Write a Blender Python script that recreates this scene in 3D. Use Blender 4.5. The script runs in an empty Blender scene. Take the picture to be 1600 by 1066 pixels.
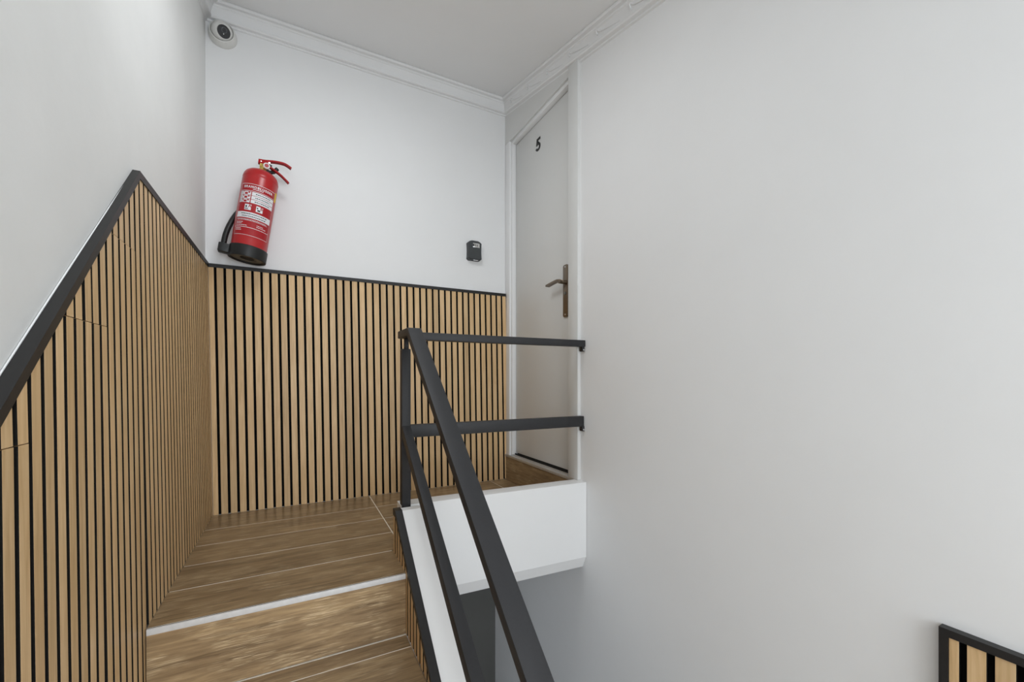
import bpy, bmesh, math, random
from mathutils import Vector, Matrix
random.seed(7)
SC = bpy.context.scene
COL = SC.collection

# ---------------------------------------------------------------- camera
cam_d = bpy.data.cameras.new('camera')
cam = bpy.data.objects.new('camera', cam_d); COL.objects.link(cam)
cam_d.sensor_width = 36.0
cam_d.lens = 653.0/1600*36
cam_d.shift_y = 57.0/1600
cam_d.clip_start = 0.02
cam.location = (0.35, -2.466, 0.67)
cam.rotation_euler = (math.radians(90), 0, math.radians(-27.5))
SC.camera = cam

# ---------------------------------------------------------------- world, light, exposure
w = bpy.data.worlds.new('world'); SC.world = w; w.use_nodes = True
w.node_tree.nodes['Background'].inputs[0].default_value = (0.80, 0.88, 1.0, 1)
w.node_tree.nodes['Background'].inputs[1].default_value = 0.5
def area(name, loc, rot, sx, sy, power, color):
    l = bpy.data.lights.new(name, 'AREA'); l.shape = 'RECTANGLE'; l.size = sx; l.size_y = sy
    l.energy = power; l.color = color
    o = bpy.data.objects.new(name, l); COL.objects.link(o); o.location = loc; o.rotation_euler = rot
    return o
# daylight coming in through the tall window of the rear wall (behind the camera)
area('window_daylight', (0.80, -4.57, 0.70), (math.radians(90), 0, 0), 1.20, 1.50, 31, (0.875, 0.945, 1.0))
SC.view_settings.view_transform = 'Standard'
SC.view_settings.look = 'None'
SC.view_settings.gamma = 1.0
SC.view_settings.use_curve_mapping = False
SC.view_settings.exposure = 0.17

# ---------------------------------------------------------------- helpers
def srgb(r, g, b):
    f = lambda c: (c/255/12.92) if c/255 <= 0.04045 else ((c/255+0.055)/1.055)**2.4
    return (f(r), f(g), f(b), 1)

def new_mat(name):
    m = bpy.data.materials.new(name); m.use_nodes = True
    nt = m.node_tree
    return m, nt, nt.nodes['Principled BSDF']

def nd(nt, t, **kw):
    n = nt.nodes.new(t)
    for k, v in kw.items():
        setattr(n, k, v)
    return n

def coords(nt, scale, rand=True):
    tc = nd(nt, 'ShaderNodeTexCoord'); mp = nd(nt, 'ShaderNodeMapping')
    mp.inputs['Scale'].default_value = scale
    if rand:
        oi = nd(nt, 'ShaderNodeObjectInfo'); mul = nd(nt, 'ShaderNodeMath', operation='MULTIPLY'); mul.inputs[1].default_value = 37.0
        nt.links.new(oi.outputs['Random'], mul.inputs[0])
        ad = nd(nt, 'ShaderNodeVectorMath', operation='ADD')
        nt.links.new(tc.outputs['Object'], ad.inputs[0]); nt.links.new(mul.outputs[0], ad.inputs[1])
        nt.links.new(ad.outputs[0], mp.inputs['Vector'])
    else:
        nt.links.new(tc.outputs['Object'], mp.inputs['Vector'])
    return mp.outputs['Vector']

def ramp(nt, fac, stops):
    r = nd(nt, 'ShaderNodeValToRGB'); e = r.color_ramp.elements
    while len(e) < len(stops): e.new(0.5)
    for el, (p, c) in zip(e, stops): el.position = p; el.color = c
    nt.links.new(fac, r.inputs[0]); return r.outputs[0]

def noise(nt, vec, scale, detail=4, rough=0.55, dist=0.0):
    n = nd(nt, 'ShaderNodeTexNoise'); n.inputs['Scale'].default_value = scale
    n.inputs['Detail'].default_value = detail; n.inputs['Roughness'].default_value = rough
    n.inputs['Distortion'].default_value = dist
    nt.links.new(vec, n.inputs['Vector']); return n.outputs['Fac']

def bump(nt, bs, fac, strength, dist):
    b = nd(nt, 'ShaderNodeBump'); b.inputs['Strength'].default_value = strength; b.inputs['Distance'].default_value = dist
    nt.links.new(fac, b.inputs['Height']); nt.links.new(b.outputs[0], bs.inputs['Normal'])

def mix(nt, fac, a, b, mode='MIX'):
    m = nd(nt, 'ShaderNodeMix', data_type='RGBA', blend_type=mode)
    if isinstance(fac, float): m.inputs['Factor'].default_value = fac
    else: nt.links.new(fac, m.inputs['Factor'])
    for i, v in ((6, a), (7, b)):
        if isinstance(v, tuple): m.inputs[i].default_value = v
        else: nt.links.new(v, m.inputs[i])
    return m.outputs[2]

def paint_mat(name, col, rough=0.6, mott=0.04, bump_s=0.06, scale=3.0):
    m, nt, bs = new_mat(name)
    v = coords(nt, (1, 1, 1), False)
    n1 = noise(nt, v, scale, 5, 0.6)
    dark = tuple(c*(1-mott*2) for c in col[:3])+(1,)
    c = ramp(nt, n1, [(0.3, dark), (0.7, col)])
    nt.links.new(c, bs.inputs['Base Color'])
    n2 = noise(nt, v, 14, 6, 0.55)
    bump(nt, bs, n2, bump_s, 0.01)
    bs.inputs['Roughness'].default_value = rough
    bs.inputs['Specular IOR Level'].default_value = 0.3
    return m

def plain(name, col, rough=0.5, metal=0.0, spec=0.5, var=0.06, nscale=60):
    m, nt, bs = new_mat(name)
    v = coords(nt, (1, 1, 1), False)
    n1 = noise(nt, v, nscale, 3)
    lo = tuple(c*(1-var) for c in col[:3])+(1,); hi = tuple(min(1, c*(1+var)) for c in col[:3])+(1,)
    nt.links.new(ramp(nt, n1, [(0.3, lo), (0.7, hi)]), bs.inputs['Base Color'])
    bs.inputs['Roughness'].default_value = rough; bs.inputs['Metallic'].default_value = metal
    bs.inputs['Specular IOR Level'].default_value = spec
    return m

def slat_wood(name):
    m, nt, bs = new_mat(name)
    v = coords(nt, (1.0, 1.0, 0.055))
    n1 = noise(nt, v, 95, 5, 0.6, 0.6)
    base = ramp(nt, n1, [(0.25, srgb(200, 167, 123)), (0.5, srgb(220, 188, 144)), (0.78, srgb(234, 206, 165))])
    v2 = coords(nt, (0.6, 0.6, 0.6))
    n2 = noise(nt, v2, 2.2, 2)
    tint = ramp(nt, n2, [(0.3, (0.90, 0.88, 0.84, 1)), (0.7, (1.05, 1.03, 1.0, 1))])
    c = mix(nt, 1.0, base, tint, 'MULTIPLY')
    oi = nd(nt, 'ShaderNodeObjectInfo')
    t2 = ramp(nt, oi.outputs['Random'], [(0.0, (0.90, 0.89, 0.88, 1)), (0.5, (1.0, 0.98, 0.95, 1)), (1.0, (1.04, 1.04, 1.05, 1))])
    c = mix(nt, 1.0, c, t2, 'MULTIPLY')
    v3 = coords(nt, (1, 1, 0.25)); n3 = noise(nt, v3, 9, 3, 0.5, 0.4)
    knots = ramp(nt, n3, [(0.70, (1, 1, 1, 1)), (0.80, (0.72, 0.66, 0.58, 1))])
    c = mix(nt, 1.0, c, knots, 'MULTIPLY')
    nt.links.new(c, bs.inputs['Base Color'])
    bs.inputs['Roughness'].default_value = 0.42
    bs.inputs['Specular IOR Level'].default_value = 0.4
    bump(nt, bs, n1, 0.05, 0.002)
    return m

def tile_wood(name, gain=1.0, along_y=False):
    sw = (lambda t: (t[1], t[0], t[2])) if along_y else (lambda t: t)
    m, nt, bs = new_mat(name)
    v = coords(nt, sw((0.07, 1.0, 1.0)))
    n1 = noise(nt, v, 75, 6, 0.62, 0.9)
    base = ramp(nt, n1, [(0.28, srgb(118, 98, 73)), (0.48, srgb(152, 129, 99)), (0.60, srgb(168, 144, 111)), (0.78, srgb(194, 170, 135))])
    v2 = coords(nt, sw((0.35, 1.6, 1.6))); n2 = noise(nt, v2, 3.2, 3, 0.55, 1.2)
    t = ramp(nt, n2, [(0.30, (0.72, 0.69, 0.66, 1)), (0.66, (1.06, 1.04, 1.0, 1))])
    c = mix(nt, 1.0, base, t, 'MULTIPLY')
    # pale broken pore lines printed on the tile
    v3 = coords(nt, sw((0.035, 1.0, 1.0))); n3 = noise(nt, v3, 260, 3, 0.5, 1.8)
    v4 = coords(nt, sw((0.5, 1.0, 1.0))); n4 = noise(nt, v4, 22, 2, 0.5)
    mm = nd(nt, 'ShaderNodeMath', operation='MULTIPLY')
    a1 = nd(nt, 'ShaderNodeMapRange'); a1.inputs[1].default_value = 0.50; a1.inputs[2].default_value = 0.68; nt.links.new(n3, a1.inputs[0])
    a2 = nd(nt, 'ShaderNodeMapRange'); a2.inputs[1].default_value = 0.46; a2.inputs[2].default_value = 0.60; nt.links.new(n4, a2.inputs[0])
    nt.links.new(a1.outputs[0], mm.inputs[0]); nt.links.new(a2.outputs[0], mm.inputs[1])
    m3 = nd(nt, 'ShaderNodeMath', operation='MULTIPLY'); m3.inputs[1].default_value = 0.85
    nt.links.new(mm.outputs[0], m3.inputs[0])
    c = mix(nt, m3.outputs[0], c, srgb(205, 184, 150))
    oi = nd(nt, 'ShaderNodeObjectInfo')
    t2 = ramp(nt, oi.outputs['Random'], [(0.0, (0.90, 0.90, 0.90, 1)), (1.0, (1.05, 1.04, 1.03, 1))])
    c = mix(nt, 1.0, c, t2, 'MULTIPLY')
    c = mix(nt, 1.0, c, (gain, gain, gain, 1), 'MULTIPLY')
    nt.links.new(c, bs.inputs['Base Color'])
    bs.inputs['Roughness'].default_value = 0.30
    bs.inputs['Specular IOR Level'].default_value = 0.5
    bump(nt, bs, n1, 0.06, 0.002)
    return m

M = {}
M['wall'] = paint_mat('wall_paint', srgb(240, 240, 240), 0.55, 0.012, 0.05)
M['wall_l'] = paint_mat('plaster_paint', srgb(240, 240, 238), 0.55, 0.04, 0.15, 2.2)
M['wallg'] = paint_mat('shade_grey', srgb(104, 104, 101), 0.6, 0.02, 0.05)  # wall under the landing: its shade is put into this dark colour
M['ceil'] = paint_mat('ceiling_paint', srgb(247, 247, 247), 0.8, 0.01, 0.03)
M['trimw'] = paint_mat('gloss_white', srgb(240, 240, 240), 0.35, 0.01, 0.02)
M['door'] = paint_mat('door_paint', srgb(223, 223, 221), 0.42, 0.01, 0.01)
M['frame'] = paint_mat('frame_paint', srgb(222, 222, 220), 0.45, 0.01, 0.01)
M['slat'] = slat_wood('oak_slat')
M['felt'] = plain('black_felt', (0.006, 0.006, 0.006, 1), 0.95, spec=0.1)
M['side'] = plain('black_edge', (0.010, 0.009, 0.008, 1), 0.8, spec=0.2)
M['black'] = plain('black_trim', srgb(36, 35, 35), 0.45, spec=0.4)
M['steel'] = plain('black_powdercoat', srgb(44, 44, 46), 0.52, spec=0.4, nscale=200)
M['tile'] = tile_wood('wood_look_tile')
M['tile_y'] = tile_wood('wood_look_tile_step', 1.0, True)
M['riser'] = tile_wood('wood_look_tile_light', 1.4)
M['grout'] = plain('grout', srgb(240, 234, 222), 0.9)
M['alu'] = plain('brushed_aluminium', (0.62, 0.62, 0.62, 1), 0.38, 0.7)
M['nosing'] = plain('nosing_profile', (0.80, 0.80, 0.80, 1), 0.4, 0.0, 0.5)
M['bronze'] = plain('bronze_metal', srgb(122, 108, 92), 0.34, 0.85)
M['dark'] = plain('dark_rubber', (0.008, 0.008, 0.008, 1), 0.7)
M['print'] = plain('black_print', (0.013, 0.013, 0.013, 1), 0.5)
M['red'] = plain('red_enamel', srgb(178, 22, 26), 0.30, spec=0.6, var=0.02)
M['redv'] = plain('red_lever', srgb(166, 16, 24), 0.5, spec=0.2, var=0.02)
M['redl'] = plain('red_label', srgb(168, 12, 24), 0.35, var=0.02)
M['white'] = plain('white_print', (0.80, 0.80, 0.82, 1), 0.45, var=0.02)
M['plast'] = plain('black_plastic', srgb(32, 33, 33), 0.42, spec=0.4)
M['brass'] = plain('brass', (0.72, 0.52, 0.16, 1), 0.28, 1.0)
M['yellow'] = plain('yellow_sticker', srgb(232, 196, 20), 0.45)
M['grey'] = plain('grey_metal', srgb(118, 116, 110), 0.5, 0.3)
M['boxg'] = plain('slate_plastic', srgb(62, 65, 67), 0.5)
M['chrome'] = plain('silver', (0.72, 0.72, 0.72, 1), 0.25, 0.8)
M['camw'] = plain('camera_white', srgb(226, 225, 221), 0.4, var=0.01)
M['lens'] = plain('lens_glass', (0.012, 0.012, 0.014, 1), 0.08)
M['led'] = plain('white_led', (0.85, 0.85, 0.85, 1), 0.3)

def wloc(p):
    v = Vector((0, 0, 0))
    while p is not None:
        v += p.location; p = p.parent
    return v

def link(name, me, mats, parent=None, kind=None, world=True):
    """one mesh object; vertices are given in world space unless world=False (then local to the parent)"""
    o = bpy.data.objects.new(name, me); COL.objects.link(o)
    if not isinstance(mats, (list, tuple)): mats = [mats]
    if len(me.materials) == 0:
        for m in mats: me.materials.append(m)
    if parent is not None:
        o.parent = parent
        if world:
            off = wloc(parent)
            if off.length > 0: me.transform(Matrix.Translation(-off))
    if kind: o['kind'] = kind
    return o

def center_origin(o):
    """move the origin of a top-level mesh to the bottom centre of its bounds"""
    me = o.data; xs = [v.co for v in me.vertices]
    c = Vector(((min(v.x for v in xs)+max(v.x for v in xs))/2, (min(v.y for v in xs)+max(v.y for v in xs))/2, min(v.z for v in xs)))
    me.transform(Matrix.Translation(-c)); o.location = c
    return o

def from_bm(bm, name, smooth=False, angle=None):
    bmesh.ops.recalc_face_normals(bm, faces=bm.faces[:])
    me = bpy.data.meshes.new(name); bm.to_mesh(me); bm.free()
    if smooth:
        for p in me.polygons: p.use_smooth = True
        if angle: me.set_sharp_from_angle(angle=math.radians(angle))
    return me

def bm_box(bm, x0, x1, y0, y1, z0, z1):
    vs = [bm.verts.new(p) for p in ((x0,y0,z0),(x1,y0,z0),(x1,y1,z0),(x0,y1,z0),(x0,y0,z1),(x1,y0,z1),(x1,y1,z1),(x0,y1,z1))]
    for f in ((0,3,2,1),(4,5,6,7),(0,1,5,4),(1,2,6,5),(2,3,7,6),(3,0,4,7)):
        bm.faces.new([vs[i] for i in f])
    return vs

def bevel_all(bm, r, seg=2):
    bmesh.ops.recalc_face_normals(bm, faces=bm.faces[:])
    bmesh.ops.bevel(bm, geom=bm.edges[:], offset=r, segments=seg, profile=0.5, affect='EDGES', clamp_overlap=True)

def box(name, b, mat, parent=None, bev=0.0, kind=None, world=True):
    bm = bmesh.new(); bm_box(bm, *b)
    if bev: bevel_all(bm, bev)
    return link(name, from_bm(bm, name, bool(bev), 35), mat, parent, kind, world)

def bm_prism(bm, poly, axis, a, b):
    """poly: list of 2D points in the two other axes (cyclic order kept), extruded along axis from a to b"""
    def mk(u, v, t):
        return (t, u, v) if axis == 0 else ((u, t, v) if axis == 1 else (u, v, t))
    A = [bm.verts.new(mk(u, v, a)) for u, v in poly]; B = [bm.verts.new(mk(u, v, b)) for u, v in poly]
    n = len(poly)
    bm.faces.new(A); bm.faces.new(B[::-1])
    for i in range(n):
        bm.faces.new((A[i], A[(i+1) % n], B[(i+1) % n], B[i]))
    return A+B

def prism(name, poly, axis, a, b, mat, parent=None, bev=0.0, kind=None, world=True, fn=None):
    bm = bmesh.new(); bm_prism(bm, poly, axis, a, b)
    if fn:
        for v in bm.verts: v.co = fn(v.co)
    if bev: bevel_all(bm, bev)
    return link(name, from_bm(bm, name, bool(bev), 35), mat, parent, kind, world)

def bm_lathe(bm, prof, seg=48, close_top=True, close_bot=True):
    rings = []
    for r, z in prof:
        if r < 1e-6: rings.append([bm.verts.new((0, 0, z))])
        else: rings.append([bm.verts.new((r*math.cos(2*math.pi*i/seg), r*math.sin(2*math.pi*i/seg), z)) for i in range(seg)])
    for A, B in zip(rings, rings[1:]):
        for i in range(seg):
            j = (i+1) % seg
            if len(A) == 1 and len(B) == 1: continue
            if len(A) == 1: bm.faces.new((A[0], B[i], B[j]))
            elif len(B) == 1: bm.faces.new((A[i], A[j], B[0]))
            else: bm.faces.new((A[i], A[j], B[j], B[i]))
    return rings

def lathe(name, prof, mat, parent=None, seg=48, mtx=None, angle=35, world=False):
    bm = bmesh.new(); bm_lathe(bm, prof, seg)
    if mtx is not None: bmesh.ops.transform(bm, matrix=mtx, verts=bm.verts[:])
    return link(name, from_bm(bm, name, True, angle), mat, parent, None, world)

def spline(pts, n=8):
    """Catmull-Rom resample"""
    P = [Vector(p) for p in pts]; out = []
    for i in range(len(P)-1):
        p0 = P[max(i-1, 0)]; p1 = P[i]; p2 = P[i+1]; p3 = P[min(i+2, len(P)-1)]
        for k in range(n):
            t = k/n
            out.append(0.5*((2*p1)+(p2-p0)*t+(2*p0-5*p1+4*p2-p3)*t*t+(3*p1-p0-3*p2+p3)*t**3))
    out.append(P[-1]); return out

def sweep(name, pts, section, mat, parent=None, up=(0, 1, 0), scale=None, smooth=True, world=False, angle=40):
    """section: 2D points (side, normal); swept along pts"""
    bm = bmesh.new(); rings = []; up = Vector(up)
    for i, p in enumerate(pts):
        a = pts[max(i-1, 0)]; b = pts[min(i+1, len(pts)-1)]
        t = (Vector(b)-Vector(a)).normalized()
        s = t.cross(up).normalized(); n = s.cross(t).normalized()
        k = scale[i] if scale else 1.0
        rings.append([bm.verts.new(Vector(p)+s*u*k+n*v*k) for u, v in section])
    m = len(section)
    for A, B in zip(rings, rings[1:]):
        for i in range(m): bm.faces.new((A[i], A[(i+1) % m], B[(i+1) % m], B[i]))
    bm.faces.new(rings[0]); bm.faces.new(rings[-1][::-1])
    return link(name, from_bm(bm, name, smooth, angle), mat, parent, None, world)

def circ(r, n=12): return [(r*math.cos(2*math.pi*i/n), r*math.sin(2*math.pi*i/n)) for i in range(n)]

def empty(name, loc, rot=(0, 0, 0)):
    o = bpy.data.objects.new(name, None); COL.objects.link(o); o.location = loc; o.rotation_euler = rot
    o.empty_display_size = 0.05
    return o

def tag(o, label, cat, group=None):
    o['label'] = label; o['category'] = cat
    if group: o['group'] = group
    return o

# ---------------------------------------------------------------- dimensions (metres; landing floor z=0)
W = 1.60            # inner face of the right wall
XL = -0.033         # inner face of the left wall
YB = 0.018          # inner face of the back wall
YR = -4.60          # rear wall, behind the camera
ZF = -1.025         # mid landing where the camera stands (five risers down)
ZL = -3.0           # bottom of the lower flight
YM = -2.116         # edge of the mid landing
YLOW = 0.19         # back wall of the space under the landing
LEAN = 0.0167       # panels lean slightly
def zc(y): return 2.488+0.225*(max(y, -3.3)+0.03)      # ceiling: slopes down over the stairs, level behind
RISE = 0.205; RUN = 0.27; YN = -1.036
NST = 5
def tread_z(y):
    if y > YN: return 0.0
    k = int((YN-y)//RUN)+1
    return -RISE*min(k, NST)
ZT = 1.222          # top of the panelling on the landing
YA = -1.012         # peak of the panelling
def zpanel(y):      # underside of the black trim on the left wall
    return (ZT-0.014) if y > YA else (ZT-0.014)-0.967*(YA-y)
XP1_ = 0.788
YPK = -0.8617       # where the parapet top starts to slope
def zpar(y): return 0.1628 if y > YPK else 0.1628+0.722*(y-YPK)   # sloped top of the stair parapet

# ---------------------------------------------------------------- shell
T = 0.12
def side_poly(z0): return [(YR-T, z0), (0.4, z0), (0.4, zc(0.4)+.2), (-3.3, zc(-3.3)+.2), (YR-T, zc(YR)+.2)]
prism('wall_left', side_poly(ZL), 0, XL-T, XL, M['wall_l'], kind='structure')
wr = prism('wall_right', side_poly(ZL), 0, W+0.06, W+T+0.06, M['wall'], kind='structure')
# skin of the right wall, in front of the door recess: from the casing towards the camera, and below the landing
prism('wall_skin', [(-0.792, -0.2), (-0.792, zc(-0.792)+.05), (-3.3, zc(-3.3)+.05), (YR, zc(YR)+.05), (YR, ZL), (YLOW, ZL), (YLOW, -0.2)], 0, W, W+0.06, M['wall'], wr)
box('wall_back', (XL-T, W+T, YB, YB+T, -0.02, zc(0.3)+.2), M['wall'], kind='structure')
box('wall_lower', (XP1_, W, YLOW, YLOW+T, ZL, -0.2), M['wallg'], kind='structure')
bm = bmesh.new()
bm_prism(bm, [(YR-T, zc(YR)), (-3.3, zc(-3.3)), (0.4, zc(0.4)), (0.4, zc(0.4)+.1), (-3.3, zc(-3.3)+.1), (YR-T, zc(YR)+.1)], 0, XL-T, W+T)
link('ceiling', from_bm(bm, 'ceiling'), M['ceil'], kind='structure')
box('floor_mid', (XL, W, YR, YM, ZF-0.2, ZF), M['tile'], kind='structure')
# lower flight going down under the landing
st2 = tag(empty('staircase', (1.2, YM, ZL)), 'lower flight of wood-look tiled stairs in the stairwell under the landing', 'stairs')
for k in range(1, 9):
    z = ZF-RISE*k; y = YM+RUN*(k-1)
    box('step', (XP1_+.001, W-.001, y+.001, min(y+RUN, YLOW-.002), z-0.03, z), M['tile'], st2)
    box('riser_tile', (XP1_+.001, W-.001, y+.0005, y+0.010, z+0.0005, z+RISE-0.031), M['tile'], st2)
# rear wall with the tall window opening
wx0, wx1, wz0, wz1 = 0.15, 1.45, -0.10, 1.50
bm = bmesh.new()
bm_box(bm, XL, wx0, YR-T, YR, ZF, zc(YR)); bm_box(bm, wx1, W, YR-T, YR, ZF, zc(YR))
bm_box(bm, wx0, wx1, YR-T, YR, ZF, wz0); bm_box(bm, wx0, wx1, YR-T, YR, wz1, zc(YR))
link('wall_rear', from_bm(bm, 'wall_rear'), M['wall'], kind='structure')
win = empty('window_1', ((wx0+wx1)/2, YR-0.06, wz0)); win['kind'] = 'structure'
for b in ((wx0, wx0+.05, YR-.09, YR-.03, wz0, wz1), (wx1-.05, wx1, YR-.09, YR-.03, wz0, wz1), (wx0+.05, wx1-.05, YR-.09, YR-.03, wz0, wz0+.05), (wx0+.05, wx1-.05, YR-.09, YR-.03, wz1-.05, wz1)):
    box('window_frame', b, M['trimw'], win, 0.004)

# landing floor: slab with wood-look plank tiles
fl = empty('floor', (0.75, -0.4, 0)); fl['kind'] = 'structure'
TH = 0.010
bm = bmesh.new()
bm_box(bm, XL, W+0.06, -0.73, YB+0.02, -0.22, -TH)
bm_box(bm, XL, 0.690, YN+0.020, -0.73, -0.22, -TH)
bm_box(bm, 0.004, W-.02, -0.73, -0.004, -TH, -0.0003)
bm_box(bm, 0.004, 0.684, YN+0.016, -0.73, -TH, -0.0003)
link('grout_bed', from_bm(bm, 'grout_bed'), M['grout'], fl)
rows = [0.0, -0.222, -0.420, -0.618, -0.816, YN+0.011]
G = 0.0021
for i in range(5):
    y1, y0 = rows[i]-(G if i else 0.0), rows[i+1]+(G if i < 4 else 0)
    segs = [(-0.0015, 0.726), (0.726, 1.475 if i % 2 == 0 else 1.2), (1.475 if i % 2 == 0 else 1.2, W-0.018)]
    if i == 3: segs = [(-0.0015, 0.726)]; 
    if i == 4: segs = [(-0.0015, 0.6905)]
    for (a, b) in segs:
        yy0 = y0
        if a > 0.7: yy0 = max(y0, -0.735)
        box('floor_plank', (a+G, b-G, yy0, y1, -TH, 0.0), M['tile'], fl)
box('floor_plank', (0.726+G, W-0.018, -0.735, rows[3]-G, -TH, 0.0), M['tile'], fl)

# ---------------------------------------------------------------- staircase below the landing
st = tag(empty('staircase', (0.35, YN, ZF)), 'upper flight of wood-look tiled stairs with a white nosing strip', 'stairs')
bm = bmesh.new()
for k in range(1, NST):
    bm_box(bm, 0.0015, 0.6868, YN-RUN*k+0.01, YN-RUN*(k-1)+0.012, ZF, -RISE*k-TH)
link('step_core', from_bm(bm, 'step_core'), M['grout'], st)
for k in range(0, NST):
    y = YN-RUN*k; z = -RISE*k
    box('riser_tile', (0.0015, 0.6868, y+0.002, y+0.012, z-RISE+0.0015, z-0.0175), M['riser'], st)
    # nosing profile: white square edge with a thin metal lip
    nz = box('nosing_strip', (0.0015, 0.6868, y-0.0005, y+0.0115, z-0.0165, z-0.0005), M['nosing'], st, 0.0008)
    box('nosing_groove', (0.0015, 0.6868, y+0.0062, y+0.0082, z-0.004, z-0.0003), M['side'], nz)
for k in range(1, NST):
    y = YN-RUN*(k-1); z = -RISE*k
    a = 0.072
    box('grout_line', (0.0015, 0.6868, y-a-G-.001, y-a+G+.001, z-TH, z-0.0003), M['grout'], st)
    box('grout_line', (0.0015, 0.6868, y-0.004, y+0.0018, z-TH, z+0.0004), M['grout'], st)
    box('tread_plank', (0.0015, 0.6868, y-a+G, y-0.002, z-TH, z), M['tile'], st)
    box('tread_plank', (0.0015, 0.6868, y-RUN+0.0125, y-a-G, z-TH, z), M['tile'], st)

# ---------------------------------------------------------------- slat panels
SW = 0.0270; SP = 0.0389; ST = 0.011
def slat_mesh(name, u0, u1, zb, zt0, zt1, place):
    """place(u, d, z) -> world point, d = depth towards the room. Wood on the face, black on the sides."""
    e = 0.00025
    sec = [(u0, 0.0), (u0, ST-e), (u0+e, ST), (u1-e, ST), (u1, ST-e), (u1, 0.0)]
    bm = bmesh.new()
    zt = lambda u: zt0+(zt1-zt0)*(u-u0)/(u1-u0)
    zbf = (lambda u: zb) if not isinstance(zb, tuple) else (lambda u: zb[0]+(zb[1]-zb[0])*(u-u0)/(u1-u0))
    A = [bm.verts.new(place(u, d, zbf(u))) for u, d in sec]; B = [bm.verts.new(place(u, d, zt(u))) for u, d in sec]
    n = len(sec); fs = []
    for i in range(n):
        f = bm.faces.new((A[i], A[(i+1) % n], B[(i+1) % n], B[i])); f.material_index = 0 if i in (1, 2, 3) else 1
    bm.faces.new(A); bm.faces.new(B[::-1])
    return from_bm(bm, name)
SM = [M['slat'], M['side']]

# left wall
pl = tag(empty('slat_panel', (XL, -1.1, 0)), 'peaked oak slat panelling along the staircase wall, black trim rising to a point', 'wall panel')
place_l = lambda u, d, z: Vector((-ST-LEAN*max(z, 0)+d, u, z))
YL_END = -2.385
bm = bmesh.new()
ys = [-0.0038, YA]+[YA-0.1*i for i in range(1, 15)]
ys[-1] = YL_END
steps = sorted(set([YN-RUN*k for k in range(0, 6)]))
for a, b in zip(ys, ys[1:]):
    cuts = [a]+[s for s in reversed(steps) if b < s < a]+[b]
    for c, d in zip(cuts, cuts[1:]):
        zb = tread_z((c+d)/2)
        P = []
        for (y, z) in ((c, zb), (d, zb), (d, zpanel(d)), (c, zpanel(c))):
            P.append((bm.verts.new((-ST-LEAN*max(z, 0)-0.0006, y, z)), bm.verts.new((XL+.001, y, z))))
        for i in range(4):
            j = (i+1) % 4; bm.faces.new((P[i][0], P[j][0], P[j][1], P[i][1]))
        bm.faces.new([p[0] for p in P]); bm.faces.new([p[1] for p in P][::-1])
link('felt_backing', from_bm(bm, 'felt_backing'), M['felt'], pl)
joints = [(-1.21, -1.03, 0.997), (-1.455, -1.225, 0.780), (-1.9, -1.565, 0.569)]
k = 0
u1 = -0.004
while u1-SW > YL_END:
    u0 = u1-SW
    zt0, zt1 = zpanel(u0), zpanel(u1)
    bot = tread_z(u0)
    spl = None
    for a, b, z in joints:
        if a < (u0+u1)/2 < b: spl = z
    if spl and spl < min(zt0, zt1)-0.01:
        link('slat', slat_mesh('slat', u0, u1, bot, spl, spl, place_l), SM, pl)
        dz = random.uniform(-.0006, .0006)
        pl2 = lambda u, d, z, q=random.uniform(-.0008, .0006): Vector((-ST-LEAN*max(z, 0)+d+q, u, z))
        link('slat', slat_mesh('slat', u0+dz, u1+dz, spl+0.0014, zt0, zt1, pl2), SM, pl)
    elif min(zt0, zt1) > bot:
        link('slat', slat_mesh('slat', u0, u1, bot, zt0, zt1, place_l), SM, pl)
    u1 -= SP

def trim_l(name, y0, y1, zf, parent, x_front, x_back, th, mat):
    """angle profile running along Y: front leg + top leg"""
    bm = bmesh.new(); rings = []
    for y in (y0, y1):
        z = zf(y)
        xf, xb = x_front(z), x_back(z)
        sec = [(xf, z-0.004), (xf, z+th), (xb, z+th), (xb, z+th-0.004), (xf-0.003*(1 if xf > xb else -1), z+th-0.004), (xf-0.003*(1 if xf > xb else -1), z-0.004)]
        rings.append([bm.verts.new((x, y, zz)) for x, zz in sec])
    for i in range(6): bm.faces.new((rings[0][i], rings[0][(i+1) % 6], rings[1][(i+1) % 6], rings[1][i]))
    bm.faces.new(rings[0]); bm.faces.new(rings[1][::-1])
    return link(name, from_bm(bm, name), mat, parent)
xf = lambda z: 0.0012-LEAN*max(z, 0)*0.9
trim_l('edge_trim', -0.0038, YA, zpanel, pl, xf, lambda z: XL+.0005, 0.016, M['black'])
trim_l('edge_trim', YA, YL_END, lambda y: zpanel(y)-0.005, pl, xf, lambda z: XL+.0005, 0.021, M['black'])
# bead of white filler along the upper edge of the sloping trim
bd = [Vector((XL+.0022, y, zpanel(y)+0.0172)) for y in (YA+.004, YA-0.4, YA-0.8, YL_END)]
sweep('filler_bead', bd, circ(0.0014, 6), M['trimw'], pl, up=(1, 0, 0), world=True)
# back wall
pb = tag(empty('slat_panel', (0.8, 0, 0)), 'wide oak slat panelling on the landing wall below the fire extinguisher', 'wall panel')
place_b = lambda u, d, z: Vector((u-LEAN*max(z, 0), ST-d, z))
bm = bmesh.new()
zb, zt = 0.0, ZT-0.014
P = [bm.verts.new(p) for p in ((0, ST+.0006, zb), (1.607, ST+.0006, zb), (1.607-LEAN*zt, ST+.0006, zt), (-LEAN*zt, ST+.0006, zt))]
Q = [bm.verts.new(p) for p in ((0, YB-.0005, zb), (1.607, YB-.0005, zb), (1.607-LEAN*zt, YB-.0005, zt), (-LEAN*zt, YB-.0005, zt))]
bm.faces.new(P); bm.faces.new(Q[::-1])
for i in range(4): bm.faces.new((P[i], P[(i+1) % 4], Q[(i+1) % 4], Q[i]))
link('felt_backing', from_bm(bm, 'felt_backing'), M['felt'], pb)
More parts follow.
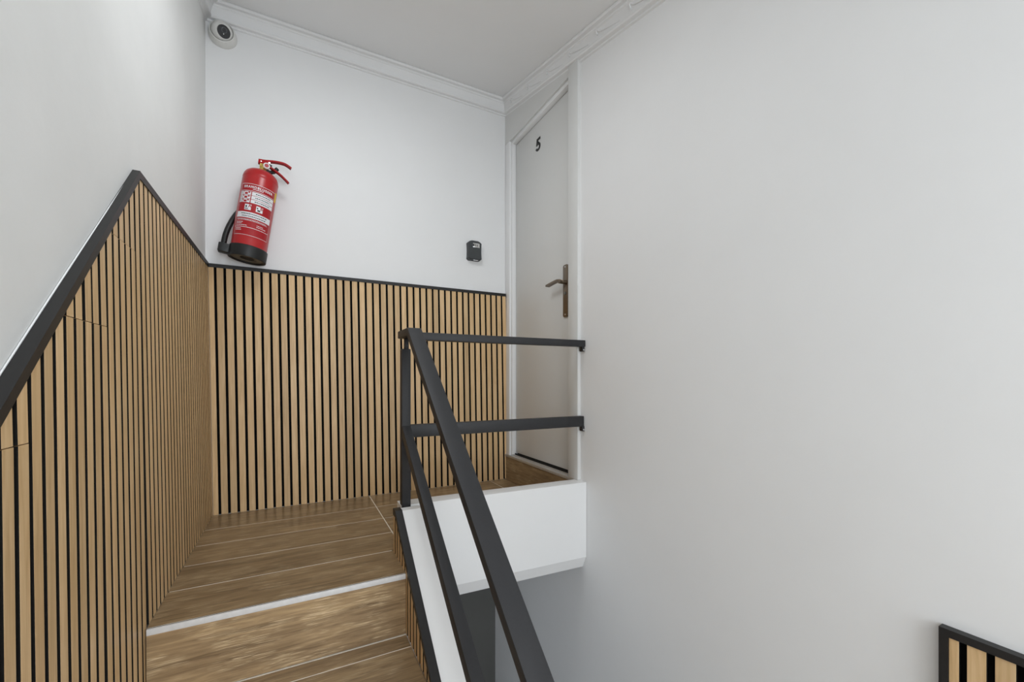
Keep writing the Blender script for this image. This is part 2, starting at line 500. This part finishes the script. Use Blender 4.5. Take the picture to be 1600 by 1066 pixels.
# gap centres are every 38.8 mm; the first slat is cut in the corner
SPB = 0.0387
u = 0.028+SPB-SP+0.0056-SPB
slats = [(0.001, 0.0225)]
g0 = 0.0280      # centre of the first gap at floor level
gw = 0.0114
i = 0
while True:
    a = g0+gw/2+i*SPB; b = a+SPB-gw
    if b > 1.607: 
        if 1.606-a > 0.006: slats.append((a, 1.606))
        break
    slats.append((a, b)); i += 1
for a, b in slats:
    link('slat', slat_mesh('slat', a, b, 0.0008, zt, zt, place_b), SM, pb)
bm = bmesh.new()
sec = [(-0.0035, ZT-0.018), (-0.0035, ZT), (YB-.0005, ZT), (YB-.0005, ZT-0.004), (-0.0005, ZT-0.004), (-0.0005, ZT-0.018)]
bm_prism(bm, sec, 0, -LEAN*ZT-0.004, 1.607-LEAN*ZT)
link('edge_trim', from_bm(bm, 'edge_trim'), M['black'], pb)

# right wall, low panel beside the lower flight
pr = tag(empty('slat_panel', (W, -2.6, -0.6)), 'low oak slat panel in the bottom right corner framed by black trim', 'wall panel')
ZR = 0.135
place_r = lambda u, d, z: Vector((W-0.007-d, u, z))
box('felt_backing', (W-0.0065, W-0.0005, -3.2, -2.10, ZF+.001, ZR-0.003), M['felt'], pr)
a = -2.1075
first = True
b = -2.1225
while b > -3.19:
    link('slat', slat_mesh('slat', b, a, ZF+.001, ZR-0.0165, ZR-0.0165, place_r), SM, pr)
    a = b-0.0118; b = a-0.0272
box('edge_trim', (W-0.0205, W-0.0005, -2.107, -2.092, ZF+.001, ZR), M['black'], pr)
box('edge_trim', (W-0.0205, W-0.0005, -3.2, -2.107, ZR-0.0165, ZR), M['black'], pr)

# parapet wall between stair and stairwell, clad with slats on the stair side
XP0, XP1 = 0.7140, XP1_
YP0 = -0.826; YP1 = YM
prism('wall_parapet', [(YP0, ZL), (YP0, zpar(YP0)), (YPK, zpar(YPK)), (YP1, zpar(YP1)), (YP1, ZL)], 0, XP0, XP1, M['wall'], kind='structure')
pp = tag(empty('slat_panel', (0.70, YP0, 0)), 'narrow oak slat cladding on the parapet between stairs and railing', 'wall panel')
place_p = lambda u, d, z: Vector((0.6990-d, u, z))
bm = bmesh.new()
ycuts = [YP0, YPK]+[YN-RUN*k for k in range(0, 6)]+[YP1]
ycuts = [y for y in ycuts if y >= YP1]
for c, d in zip(ycuts, ycuts[1:]):
    if c-d < 1e-4: continue
    z0 = tread_z((c+d)/2)
    bm_prism(bm, [(c, z0), (c, zpar(c)-.004), (d, zpar(d)-.004), (d, z0)], 0, 0.6995, 0.7138)
link('felt_backing', from_bm(bm, 'felt_backing'), M['felt'], pp)
u1 = YP0-0.001
while u1-SW > YP1:
    u0 = u1-SW
    link('slat', slat_mesh('slat', u0, u1, tread_z(u0), zpar(u0)-.006, zpar(u1)-.006, place_p), SM, pp)
    u1 -= SP
for ya_, yb__ in ((YP0+0.004, YPK), (YPK, YP1)):
    trim_l('edge_trim', ya_, yb__, lambda y: zpar(y)-0.018, pp, lambda z: 0.6872, lambda z: 0.7138, 0.0205, M['black'])

# beam (upstand) at the landing edge, slightly out of square
def skew(v): return Vector((v.x, v.y-0.035*(v.x-0.75)/0.85, v.z))
bmz = prism('landing_beam', [(-0.735, 0.165), (-0.735, -0.22), (-0.76, -0.252), (-0.782, -0.252), (-0.808, -0.195), (-0.808, 0.165)], 0, 0.7225, W-0.001, M['wall'], fn=skew)
bmz.data.name = 'landing_beam'
tag(bmz, 'white painted beam with a bevelled lower edge under the landing railing', 'beam')

# ---------------------------------------------------------------- cornices
def cornice_prof():   # (out from wall, down from ceiling)
    return [(0.0, 0.0), (0.055, 0.0), (0.058, 0.004), (0.058, 0.011), (0.054, 0.0155), (0.040, 0.0165), (0.037, 0.020), (0.037, 0.024),
            (0.033, 0.027), (0.023, 0.062), (0.0245, 0.064), (0.0285, 0.067), (0.0285, 0.074), (0.024, 0.078), (0.009, 0.079), (0.008, 0.086), (0.0, 0.088)]
CP = cornice_prof()
def cornice(name, ends, place):
    bm = bmesh.new(); R = []
    for e in ends: R.append([bm.verts.new(place(e, o, d)) for o, d in CP])
    n = len(CP)
    for i in range(n): bm.faces.new((R[0][i], R[0][(i+1) % n], R[1][(i+1) % n], R[1][i]))
    bm.faces.new(R[0]); bm.faces.new(R[1][::-1])
    return link(name, from_bm(bm, name, True, 25), M['trimw'], kind='structure')
YBC = YB
def pl_b(x, o, d):
    y = YBC-o
    # mitred into the side cornices
    xx = x+o if x < 0.5 else x-o
    return Vector((xx, y, zc(YBC-0.05)-d+0.225*(0.05-o)*0))
def pl_r(y, o, d):
    yy = YBC-o if y > -0.5 else y
    return Vector((W-o, yy, zc(yy)-d if y < -0.5 else zc(YBC-0.05)-d))
def pl_lw(y, o, d):
    yy = YBC-o if y > -0.5 else y
    return Vector((XL+o, yy, zc(yy)-d if y < -0.5 else zc(YBC-0.05)-d))
cornice('trim_1', (XL, W), pl_b)
tr = cornice('trim_2', (0.0, -3.3), pl_r)
cornice('trim_3', (0.0, -3.3), pl_lw)
# small moulded leaf scrolls on the right cornice
for k in range(-1, 12):
    y = -0.108-0.2135*k
    if y > -0.05: continue
    def on_c(yy, d, lift):
        o = 0.033-(d-0.030)*0.265+lift
        return Vector((W-o, yy, zc(yy)-d))
    pts = [on_c(y, 0.030, .0015), on_c(y+.002, 0.036, .002), on_c(y+.003, 0.044, .002), on_c(y+0.001, 0.052, .0015)]
    sweep('scroll_ornament', spline(pts, 4), circ(0.0042, 8), M['trimw'], tr, up=(0, 1, 0), world=True)
    pts = [on_c(y-.004, 0.034, .001), on_c(y-.020, 0.044, .0015), on_c(y-.05, 0.050, .0015), on_c(y-.09, 0.055, .001), on_c(y-.14, 0.060, .0005)]
    n = len(spline(pts, 4))
    sweep('scroll_ornament', spline(pts, 4), circ(0.0042, 8), M['trimw'], tr, up=(0, 0, 1), world=True, scale=[1-.7*i/(n-1) for i in range(n)])

# ---------------------------------------------------------------- door in the right wall
XC = W-0.017         # face of the casing
XD = W+0.030         # face of the door leaf
ZD = 0.168           # threshold level
dr = empty('door_1', (W, -0.4, ZD)); dr['kind'] = 'structure'
ZH = 2.185           # underside of the frame head
YJ0, YJ1 = -0.062, -0.760   # clear opening
# header panel above the door and left filler (flush with the wall)
prism('header_panel', [(YB, ZH+0.022), (YB, zc(YB)-.08), (-0.712, zc(-0.712)-.08), (-0.712, ZH+0.022)], 0, W-0.008, W+0.06, M['frame'], dr)
# casings
prism('casing', [(-0.714, ZD-0.002), (-0.714, zc(-0.714)-0.082), (-0.795, zc(-0.795)-0.082), (-0.795, ZD-0.002)], 0, XC, W+0.058, M['frame'], dr, 0.0015)
box('casing', (W-0.010, W+0.058, -0.047, YB-.001, ZD-0.002, ZH+0.022), M['trimw'], dr, 0.0015)
# jambs (with a stepped edge) and head
box('jamb', (W+0.003, W+0.058, YJ0, -0.047, ZD, ZH+0.005), M['trimw'], dr, 0.0015)
box('frame_head', (W+0.003, W+0.058, -0.714, -0.047, ZH, ZH+0.022), M['trimw'], dr, 0.0015)
leaf = box('door_leaf', (XD, XD+0.028, -0.755, YJ0-0.003, ZD+0.014, ZH-0.004), M['door'], dr, 0.001)
box('door_gap', (XD+0.012, XD+0.027, -0.755, YJ0+.001, ZD+0.003, ZH-.0005), M['dark'], dr)
# threshold and riser below
box('threshold', (W-0.018, W+0.058, -0.795, YB-.012, ZD-0.017, ZD-0.002), M['alu'], dr, 0.001)
box('threshold_rail', (W+0.006, W+0.012, -0.714, YJ0, ZD-0.002, ZD+0.0035), M['alu'], dr)
box('weather_seal', (W+0.0125, W+0.0205, -0.714, YJ0, ZD-0.002, ZD+0.001), M['dark'], dr)
box('weather_seal', (W+0.022, W+0.0285, -0.714, YJ0, ZD-0.002, ZD+0.009), M['dark'], dr)
box('riser_tile', (W-0.012, W+0.05, -0.790, 0.010, -0.008, ZD-0.0172), M['tile_y'], dr)
# handle set
hz = 1.173
pts = []
n = 10
ya, yb_, za, zb_ = -0.655, -0.612, 0.990, 1.268
pr_ = []
for (cy, cz, s0) in ((yb_-.012, zb_-.012, 0), (ya+.012, zb_-.012, 90), (ya+.012, za+.012, 180), (yb_-.012, za+.012, 270)):
    for i in range(5):
        t = math.radians(s0+i*22.5); pr_.append((cy+.012*math.cos(t), cz+.012*math.sin(t)))
plate = prism('handle_plate', pr_, 0, XD-0.009, XD, M['bronze'], leaf, 0.0015)
lathe('lever_neck', [(0, 0), (0.011, 0), (0.011, 0.052), (0, 0.052)], M['bronze'], leaf, 24,
      Matrix.Translation(Vector((XD, -0.640, hz))-wloc(leaf)) @ Matrix.Rotation(math.radians(-90), 4, 'Y'))
lp = [(XD-0.010, -0.640, 1.172), (XD-0.030, -0.641, 1.174), (XD-0.043, -0.636, 1.179), (XD-0.047, -0.625, 1.181), (XD-0.048, -0.575, 1.177), (XD-0.046, -0.516, 1.172)]
sweep('lever', [Vector(p) for p in lp], [(-.012, -.005), (.012, -.005), (.012, .005), (-.012, .005)], M['bronze'], leaf, up=(0, 0, 1), smooth=False, world=True)
lathe('key_cylinder', [(0, 0), (0.0085, 0), (0.0085, 0.004), (0.003, 0.004), (0.003, 0.001), (0, 0.001)], M['grey'], leaf, 20,
      Matrix.Translation(Vector((XD-0.009, -0.634, 1.115))-wloc(leaf)) @ Matrix.Rotation(math.radians(-90), 4, 'Y'))
for zz in (1.003, 1.255):
    lathe('screw', [(0, 0), (0.004, 0), (0.0035, 0.0015), (0, 0.002)], M['chrome'], leaf, 12,
          Matrix.Translation(Vector((XD-0.009, -0.634, zz))-wloc(leaf)) @ Matrix.Rotation(math.radians(-90), 4, 'Y'))
# the number 5
five_c = [(0.62, 1.0), (0.10, 1.0), (0.02, 0.47), (0.16, 0.44)]
def bold5():
    outer = []
    # one closed outline, drawn as top bar + stem + bowl
    o = [(0.64, 1.00), (0.13, 1.00), (0.04, 0.46), (0.19, 0.43)]
    cx, cy = 0.315, 0.325
    ang0, ang1 = 128, -150
    outer_r, inner_r = (0.355, 0.330), (0.150, 0.150)
    inn = [(0.19, 0.43)]
    A = [(cx+inner_r[0]*math.cos(math.radians(t)), cy+inner_r[1]*math.sin(math.radians(t))) for t in range(140, -166, -9)]
    B = [(cx+outer_r[0]*math.cos(math.radians(t)), cy+outer_r[1]*math.sin(math.radians(t))) for t in range(-165, 112, 9)]
    return o+A[1:]+B+[(0.235, 0.62), (0.265, 0.815), (0.64, 0.815)]
H5 = 0.074; y5 = -0.318; z5 = 2.012
poly5 = [(y5-px*H5*1.05, z5+pz*H5) for px, pz in bold5()]
prism('door_number', poly5, 0, XD-0.0022, XD+0.0002, M['print'], leaf)

# ---------------------------------------------------------------- railing
rl = tag(empty('stair_railing', (0.741, -0.79, 0.16)), 'black steel stair railing with a sloping handrail and post', 'railing')
def bar(name, p0, p1, wx, hz_, up=(0, 0, 1), bev=0.002, p0cut=None):
    """rectangular tube from p0 to p1 (centre line), wx across, hz_ along up"""
    p0, p1 = Vector(p0), Vector(p1); t = (p1-p0).normalized(); s = t.cross(Vector(up)).normalized(); n = s.cross(t)
    bm = bmesh.new(); vs = []
    for p in (p0, p1):
        for a, b in ((-1, -1), (1, -1), (1, 1), (-1, 1)): vs.append(bm.verts.new(p+s*a*wx/2+n*b*hz_/2))
    for f in ((0,1,2,3),(7,6,5,4),(0,4,5,1),(1,5,6,2),(2,6,7,3),(3,7,4,0)): bm.faces.new([vs[i] for i in f])
    bevel_all(bm, bev, 2)
    return link(name, from_bm(bm, name, True, 35), M['steel'], rl)
# post with slimmer pin on top
box('post', (0.724, 0.759, -0.812, -0.777, 0.152, 0.783), M['steel'], rl, 0.002)
box('post_pin', (0.737, 0.753, -0.803, -0.787, 0.783, 0.825), M['steel'], rl, 0.001)
# handrail: short level end then down the slope, one tube with a mitred bend
HX0, HX1 = 0.714, 0.766
yb0, ybend, yend = -0.783, -0.942, -2.10
hzt = 0.852; sl = 0.818; th = 0.028
c = math.cos(math.atan(sl)); vth = th/c
kx = th*math.tan(math.atan(sl)/2)
top = [(yb0, hzt), (ybend, hzt), (yend, hzt-sl*(ybend-yend))]
bot = [(yend, top[2][1]-vth), (ybend+kx, hzt-th), (yb0, hzt-th)]
prism('handrail', top+bot, 0, HX0, HX1, M['steel'], rl, 0.0022)
# lower sloped rail
s2 = 0.745; y0_, z0_ = -0.811, 0.480
v2 = 0.037/math.cos(math.atan(s2))
prism('lower_rail', [(y0_, z0_), (-2.1, z0_-s2*(y0_+2.1)), (-2.1, z0_-s2*(y0_+2.1)-v2), (y0_, z0_-v2)], 0, 0.7245, 0.7585, M['steel'], rl, 0.002)
# level rails to the wall
def skew2(v): return Vector((v.x, v.y-0.012*(v.x-0.75)/0.85, v.z))
def rail_x(name, x0, x1, y0, y1, z0, z1):
    bm = bmesh.new(); bm_box(bm, x0, x1, y0, y1, z0, z1)
    for v in bm.verts: v.co = skew2(v.co)
    bevel_all(bm, 0.002); return link(name, from_bm(bm, name, True, 35), M['steel'], rl)
rail_x('top_rail', HX1-.004, W-0.002, -0.826, -0.786, 0.819, 0.850)
rail_x('middle_rail', 0.757, W-0.002, -0.815, -0.785, 0.432, 0.482)
for z in (0.820, 0.433):
    bm = bmesh.new(); bm_box(bm, W-0.014, W-0.0005, -0.830, -0.806, z-0.024, z+0.002)
    bevel_all(bm, 0.003); o = link('wall_bracket', from_bm(bm, 'wall_bracket', True, 35), M['steel'], rl)
    lathe('bracket_screw', [(0, 0), (0.0045, 0), (0.004, 0.002), (0, 0.0028)], M['chrome'], o, 12,
          Matrix.Translation(Vector((W-0.007, -0.830, z-0.016))-wloc(o)) @ Matrix.Rotation(math.radians(90), 4, 'X'))
# foot flange of the post on the beam
box('post_foot', (0.722, 0.761, -0.814, -0.775, 0.148, 0.154), M['steel'], rl, 0.001)

# ---------------------------------------------------------------- fire extinguisher
ext = tag(empty('fire_extinguisher', (0.147, -0.090, 1.236), (0, math.radians(8.3), math.radians(4))),
          'red fire extinguisher with black foot tilting on the white wall', 'fire extinguisher')
R = 0.0755
lathe('cylinder', [(0.0, 0.016), (R-.01, 0.016), (R, 0.022), (R, 0.385), (R-.0008, 0.390), (R+.0006, 0.394), (R-.0005, 0.400), (R-.003, 0.412), (R-.009, 0.424), (R-.021, 0.4345),
                   (0.032, 0.4415), (0.022, 0.444), (0.020, 0.450), (0.0, 0.450)], M['red'], ext, 64, angle=50)
foot = lathe('foot', [(R-.008, 0.016), (R-.008, 0.002), (R-.004, 0.0), (R+.0028, 0.0), (R+.0040, 0.003), (R+.0040, 0.052), (R+.002, 0.0545), (R+.0004, 0.0545)], M['plast'], ext, 64)
lathe('base_plate', [(0.0, 0.0148), (R-.007, 0.0148), (R-.007, 0.006), (0.040, 0.0055), (0.037, 0.009), (0.0, 0.009)], M['grey'], foot, 48)
lathe('base_hole', [(0.0, 0.0085), (0.030, 0.0085), (0.030, 0.0072), (0.0, 0.0072)], M['dark'], foot, 32)
bm = bmesh.new(); bm_box(bm, -0.119, -0.070, -0.022, 0.026, 0.008, 0.050); bevel_all(bm, 0.004)
link('nozzle_holder', from_bm(bm, 'nozzle_holder', True, 35), M['plast'], ext, None, False)
hp = spline([(-0.1015, 0.002, 0.040), (-0.100, 0.004, 0.095), (-0.092, 0.014, 0.150), (-0.079, 0.034, 0.205), (-0.062, 0.062, 0.255), (-0.045, 0.086, 0.310), (-0.030, 0.091, 0.385), (-0.018, 0.070, 0.440), (0.010, 0.030, 0.462), (0.016, 0.016, 0.466)], 6)
sweep('hose', hp, circ(0.0118, 14), M['plast'], ext, up=(0.3, 1, 0.1))
# valve
valve = lathe('valve', [(0.0, 0.448), (0.017, 0.448), (0.017, 0.456), (0.0145, 0.458), (0.0145, 0.478), (0.0125, 0.482), (0.0, 0.482)], M['brass'], ext, 24)
bm = bmesh.new(); bm_box(bm, -0.016, 0.016, -0.012, 0.012, 0.468, 0.488); bevel_all(bm, 0.002)
link('valve_block', from_bm(bm, 'valve_block', True, 35), M['brass'], valve, None, False)
gm = Matrix.Translation((0.014, -0.030, 0.4665)) @ Matrix.Rotation(math.radians(12), 4, 'Y') @ Matrix.Rotation(math.radians(90), 4, 'X')
g = lathe('gauge', [(0.0, -0.020), (0.006, -0.020), (0.006, -0.005), (0.0135, -0.004), (0.0145, 0.0), (0.0145, 0.008), (0.0125, 0.010), (0.0, 0.010)], M['camw'], valve, 28, gm)
lathe('dial', [(0.0, 0.0098), (0.0090, 0.0098), (0.0090, 0.0106), (0.0, 0.0106)], M['redl'], g, 24, gm)
# levers
def lever(name, pts, half, flat):
    n = len(pts); 
    return sweep(name, pts, [(-half, -flat), (half, -flat), (half*1.0, flat*.3), (half*.6, flat), (-half*.6, flat), (-half, flat*.3)], M['red'], ext, up=(0, 1, 0), world=False, smooth=True,
                 scale=[1-.25*max(0, i/(n-1)-.6) for i in range(n)])
def yz_section(h, f): return [(-f, -h), (f, -h), (f, h), (-f, h)]
tl = spline([(-0.024, 0, 0.496), (0.005, 0, 0.503), (0.035, 0, 0.513), (0.065, 0, 0.520), (0.090, 0, 0.521), (0.116, 0, 0.512)], 5)
sweep('top_lever', tl, [(-.005, -.011), (-.005, .011), (.002, .011), (.0045, .007), (.0045, -.007), (.002, -.011)], M['redv'], ext, up=(0, 1, 0), angle=35)
prism('lever_cheek', [(-0.024, 0.480), (0.020, 0.482), (0.026, 0.506), (0.004, 0.502), (-0.024, 0.498)], 1, -0.0125, 0.0125, M['redv'], ext, 0.0015, world=False)
ll = spline([(0.016, 0, 0.484), (0.040, 0, 0.476), (0.065, 0, 0.466), (0.090, 0, 0.452), (0.116, 0, 0.434)], 5)
sweep('lower_lever', ll, [(-.0045, -.010), (-.0045, .010), (.002, .010), (.004, .006), (.004, -.006), (.002, -.010)], M['redv'], ext, up=(0, 1, 0), angle=35)
lathe('pivot_pin', [(0, -0.017), (0.004, -0.017), (0.004, 0.017), (0, 0.017)], M['chrome'], ext, 14, Matrix.Translation((0.022, 0, 0.494)) @ Matrix.Rotation(math.radians(90), 4, 'X'))
lathe('rivet', [(0, -0.0135), (0.003, -0.0135), (0.003, 0.0135), (0, 0.0135)], M['chrome'], ext, 12, Matrix.Translation((-0.012, 0, 0.490)) @ Matrix.Rotation(math.radians(90), 4, 'X'))
bm = bmesh.new(); bm_box(bm, 0.016, 0.034, 0.006, 0.020, 0.480, 0.498); bevel_all(bm, 0.002)
link('safety_clip', from_bm(bm, 'safety_clip', True, 35), M['plast'], ext, None, False)
sweep('hose_coupling', [Vector(p) for p in ((0.012, 0.012, 0.462), (0.030, 0.016, 0.462), (0.046, 0.018, 0.472), (0.058, 0.019, 0.494))], circ(0.0095, 12), M['plast'], ext, up=(0, 1, 0))
# wall bracket behind
bm = bmesh.new(); bm_box(bm, -0.02, 0.02, 0.068, 0.100, 0.30, 0.40); bevel_all(bm, 0.003)
link('wall_hook', from_bm(bm, 'wall_hook', True, 35), M['plast'], ext, None, False)

# printed label wrapped on the cylinder (u = arc metres, v = height)
LA = math.radians(-90)
def wrap(u, v, off):
    t = LA+u/R; r = R+off
    return Vector((r*math.cos(t), r*math.sin(t), v))
def patch_bm(bm, u0, u1, v0, v1, off):
    n = max(1, int(abs(u1-u0)/0.008))
    prev = None
    for i in range(n+1):
        u = u0+(u1-u0)*i/n
        a = bm.verts.new(wrap(u, v0, off)); b = bm.verts.new(wrap(u, v1, off))
        if prev: bm.faces.new((prev[0], a, b, prev[1]))
        prev = (a, b)
def patches(name, rects, off, mat, parent):
    bm = bmesh.new()
    for r in rects: patch_bm(bm, *r, off)
    # real thickness of the foil
    return link(name, from_bm(bm, name, False), mat, parent, None, False)
def text_mesh(s, size, u_c, v, off, bold=0.0, spacing=1.0):
    cu = bpy.data.curves.new('t', 'FONT'); cu.body = s; cu.size = size; cu.align_x = 'CENTER'; cu.offset = bold; cu.space_character = spacing
    cu.resolution_u = 3
    to = bpy.data.objects.new('t', cu); COL.objects.link(to)
    bpy.context.view_layer.update()
    me = bpy.data.meshes.new_from_object(to.evaluated_get(bpy.context.evaluated_depsgraph_get()))
    bpy.data.objects.remove(to); bpy.data.curves.remove(cu)
    for v_ in me.vertices: v_.co = wrap(u_c+v_.co.x, v+v_.co.y, off)
    me.materials.clear()
    return me
U = 0.079; V0, V1 = 0.098, 0.345
def vv(t): return V1-(V1-V0)*t
lab = patches('label', [(-U, U, V0, V1)], 0.0003, M['redl'], ext)
fr = 0.0009
rect = lambda u0, u1, t0, t1: (u0, u1, vv(t1), vv(t0))
patches('label_frame', [(-U, U, V1-2*fr, V1), (-U, U, V0, V0+fr*1.6), (-U, -U+fr, V0, V1), (U-fr, U, V0, V1), rect(-U, U, .135, .142), rect(-U, U, .845, .853)], 0.0007, M['white'], lab)
link('lettering', text_mesh('BRANDBLUSSER', 0.0150, 0.0, vv(.080), 0.0008, 0.0005, 1.25), M['white'], lab, None, False)
patches('small_print', [rect(-.022, .022, .098, .108)], 0.0008, M['white'], lab)
rowsv = [(.155, .222), (.230, .297), (.305, .372)]
patches('instruction_field', [rect(-.022, U-.002, a, b) for a, b in rowsv]+[rect(-U+.001, -U+.016, a, b) for a, b in rowsv]+[rect(-U+.018, -.026, a, b) for a, b in rowsv], 0.0007, M['white'], lab)
def dashes(u0, u1, t, h, seed):
    rr = random.Random(seed); out = []; u = u0
    while u < u1:
        wd = rr.uniform(.0025, .007); out.append(rect(u, min(u+wd, u1), t, t+h)); u += wd+.0018
    return out
pr1 = []
for i, (a, b) in enumerate(rowsv): pr1 += dashes(-.006, .058, (a+b)/2-.008, .016, i)
for i, (a, b) in enumerate(rowsv): pr1.append(rect(-U+.006, -U+.0085, a+.012, b-.012))
patches('small_print', pr1, 0.0010, M['print'], lab)
pic = []
for i, (a, b) in enumerate(rowsv):
    pic += [rect(-.054, -.040, a+.020, b-.008), rect(-.038, -.030, a+.004, a+.030), rect(-U+.019, -.056, a+.002, a+.010+.012*i)]
patches('pictogram', pic, 0.0010, M['redl'], lab)
sq = [rect(-.044, -.016, .405, .515), rect(.004, .032, .405, .515)]
patches('class_field', sq, 0.0007, M['white'], lab)
link('lettering', text_mesh('A', 0.020, -.022, vv(.462), 0.0012, 0.0004), M['redl'], lab, None, False)
link('lettering', text_mesh('B', 0.020, .026, vv(.462), 0.0012, 0.0004), M['redl'], lab, None, False)
patches('pictogram', [rect(-.042, -.028, .485, .500), rect(-.040, -.034, .43, .47), rect(.010, .022, .470, .500), rect(.007, .012, .43, .46)], 0.0010, M['print'], lab)
patches('warning_field', [rect(-U+.001, U-.001, .555, .665)], 0.0007, M['white'], lab)
patches('small_print', dashes(-.055, .055, .580, .018, 11)+dashes(-.050, .052, .625, .018, 12), 0.0010, M['print'], lab)
patches('small_print', dashes(-.072, .060, .690, .010, 13)+dashes(-.072, .066, .708, .010, 14)+dashes(-.072, -.04, .75, .012, 15)+dashes(-.072, -.045, .775, .012, 16)+dashes(-.072, -.02, .81, .012, 17)
        + dashes(.018, .045, .77, .012, 18)+dashes(.018, .06, .80, .012, 19)+dashes(-.072, -.045, .875, .012, 20)+dashes(-.072, -.042, .905, .012, 21), 0.0008, M['white'], lab)
patches('inspection_sticker', [(0.0835, 0.100, 0.305, 0.352)], 0.0006, M['yellow'], ext)

# ---------------------------------------------------------------- key safe
kb = tag(empty('key_safe', (1.362, YB, 1.413)), 'small dark grey key safe with code dials on the white wall', 'key box')
KW, KH, KD = 0.092, 0.122, 0.040
def waist(z):   # half-width along the height, waisted
    t = z/KH
    return KW/2*(1.0-0.055*math.sin(math.pi*min(max((t-.05)/.9, 0), 1)))
out = []
N = 14
hs = [0.008+(KH-0.022)*i/N for i in range(N+1)]
right = [(KW/2-.010, 0.0)]+[(waist(z), z) for z in hs]+[(KW/2-.012, KH-.005), (KW/2-.026, KH), ]
left = [(-x, z) for x, z in right[::-1]]
outline = right+left
bm = bmesh.new()
layers = [(0.0, 1.0), (-0.030, 1.0), (-0.036, 0.97), (-KD, 0.90)]
Rg = []
for y, s in layers: Rg.append([bm.verts.new((x*s, y, KH/2+(z-KH/2)*s)) for x, z in outline])
n = len(outline)
for A, B in zip(Rg, Rg[1:]):
    for i in range(n): bm.faces.new((A[i], A[(i+1) % n], B[(i+1) % n], B[i]))
bm.faces.new(Rg[0]); bm.faces.new(Rg[-1][::-1])
link('case', from_bm(bm, 'case', True, 30), M['boxg'], kb, None, False)
dl = box('dial_window', (-0.016, 0.029, -KD-.0012, -KD+.001, 0.077, 0.104), M['chrome'], kb, 0.001, world=False)
box('latch_slot', (-0.0155, -0.009, -KD-.003, -KD, 0.083, 0.098), M['dark'], dl, world=False)
for i in range(4):
    bm = bmesh.new(); bm_lathe(bm, [(0, 0), (0.0085, 0), (0.0085, 0.005), (0, 0.005)], 16)
    bmesh.ops.transform(bm, matrix=Matrix.Translation((-0.004+i*0.0068, -KD+.0045, 0.090)) @ Matrix.Rotation(math.radians(90), 4, 'Y'), verts=bm.verts[:])
    link('code_dial', from_bm(bm, 'code_dial', True, 30), M['chrome' if i % 2 else 'grey'], dl, None, False)
box('bottom_latch', (-0.008, 0.022, -0.034, -0.022, -0.0015, 0.003), M['chrome'], kb, 0.001, world=False)

# ---------------------------------------------------------------- surveillance camera
cc = tag(empty('surveillance_camera', (0.038, YB, 2.350)), 'white dome surveillance camera under the ceiling cornice in the corner', 'security camera')
mw = Matrix.Rotation(math.radians(90), 4, 'X')      # lathe axis -> -Y
lathe('base', [(0, 0), (0.059, 0), (0.060, 0.004), (0.059, 0.012), (0.056, 0.024), (0.0530, 0.034), (0.0515, 0.039), (0.0490, 0.0405), (0.0475, 0.038), (0.046, 0.028), (0, 0.028)], M['camw'], cc, 48, mw)
dirv = Vector((0.30, -0.80, -0.42)).normalized()
rot = Vector((0, 0, 1)).rotation_difference(dirv).to_matrix().to_4x4()
bc = Vector((0, -0.031, 0))
br = 0.0445
prof = [(0.0, -br)]+[(br*math.sin(math.radians(t)), -br*math.cos(math.radians(t))) for t in range(8, 138, 8)]
zf_ = prof[-1][1]; rf = prof[-1][0]
ball = lathe('eyeball', prof+[(rf-.0015, zf_+.0012), (rf-.003, zf_+.0005), (0, zf_+.0005)], M['camw'], cc, 48, Matrix.Translation(bc) @ rot)
fm = Matrix.Translation(bc) @ rot
def disc(name, r, z0, z1, mat, parent, off=(0, 0)):
    return lathe(name, [(0, z0), (r, z0), (r, z1), (0, z1)], mat, parent, 28, fm @ Matrix.Translation((off[0], off[1], 0)))
face = disc('face_plate', rf-.0035, zf_, zf_+.0016, M['lens'], ball)
# local 'up' on the face
inv = rot.to_3x3().inverted(); upl = inv @ Vector((0, 0, 1)); upl = Vector((upl.x, upl.y)).normalized()
disc('lens_ring', 0.0125, zf_+.0016, zf_+.0036, M['boxg'], ball, (upl.x*.006, upl.y*.006))
disc('lens', 0.0085, zf_+.0036, zf_+.0042, M['lens'], ball, (upl.x*.006, upl.y*.006))
disc('status_light', 0.0020, zf_+.0016, zf_+.0024, M['led'], ball, (-upl.x*.010, -upl.y*.010))

# ---------------------------------------------------------------- added ceiling fill lamps, unseen, placed to balance the wall brightness
m_em, nt_, bs_ = new_mat('fill_diffuser')
bs_.inputs['Emission Color'].default_value = (1.0, 0.98, 0.96, 1); bs_.inputs['Emission Strength'].default_value = 0.5
def fill_lamp(x, ly, sx, sy, power, label):
    cl = tag(empty('fill_lamp', (x, ly, zc(ly)), (math.atan(0.225) if ly > -3.3 else 0, 0, 0)), label, 'lamp')
    box('housing', (-sx/2-.03, sx/2+.03, -sy/2-.03, sy/2+.03, -0.045, -0.002), M['trimw'], cl, 0.004, world=False)
    box('diffuser', (-sx/2, sx/2, -sy/2, sy/2, -0.050, -0.0455), m_em, cl, 0.002, world=False)
    la = bpy.data.lights.new('fill_light', 'AREA'); la.shape = 'RECTANGLE'; la.size = sx; la.size_y = sy
    la.energy = power; la.color = (0.925, 0.968, 1.0)
    lo = bpy.data.objects.new('fill_light', la); COL.objects.link(lo); lo.parent = cl; lo.location = (0, 0, -0.054)
fill_lamp(0.80, -3.98, 1.25, 1.10, 11.5, 'large flat white ceiling panel lamp, added unseen fill light above the mid landing')
fill_lamp(0.55, -1.12, 0.40, 0.40, 5.6, 'small square white ceiling lamp, added unseen fill light above the stairs')
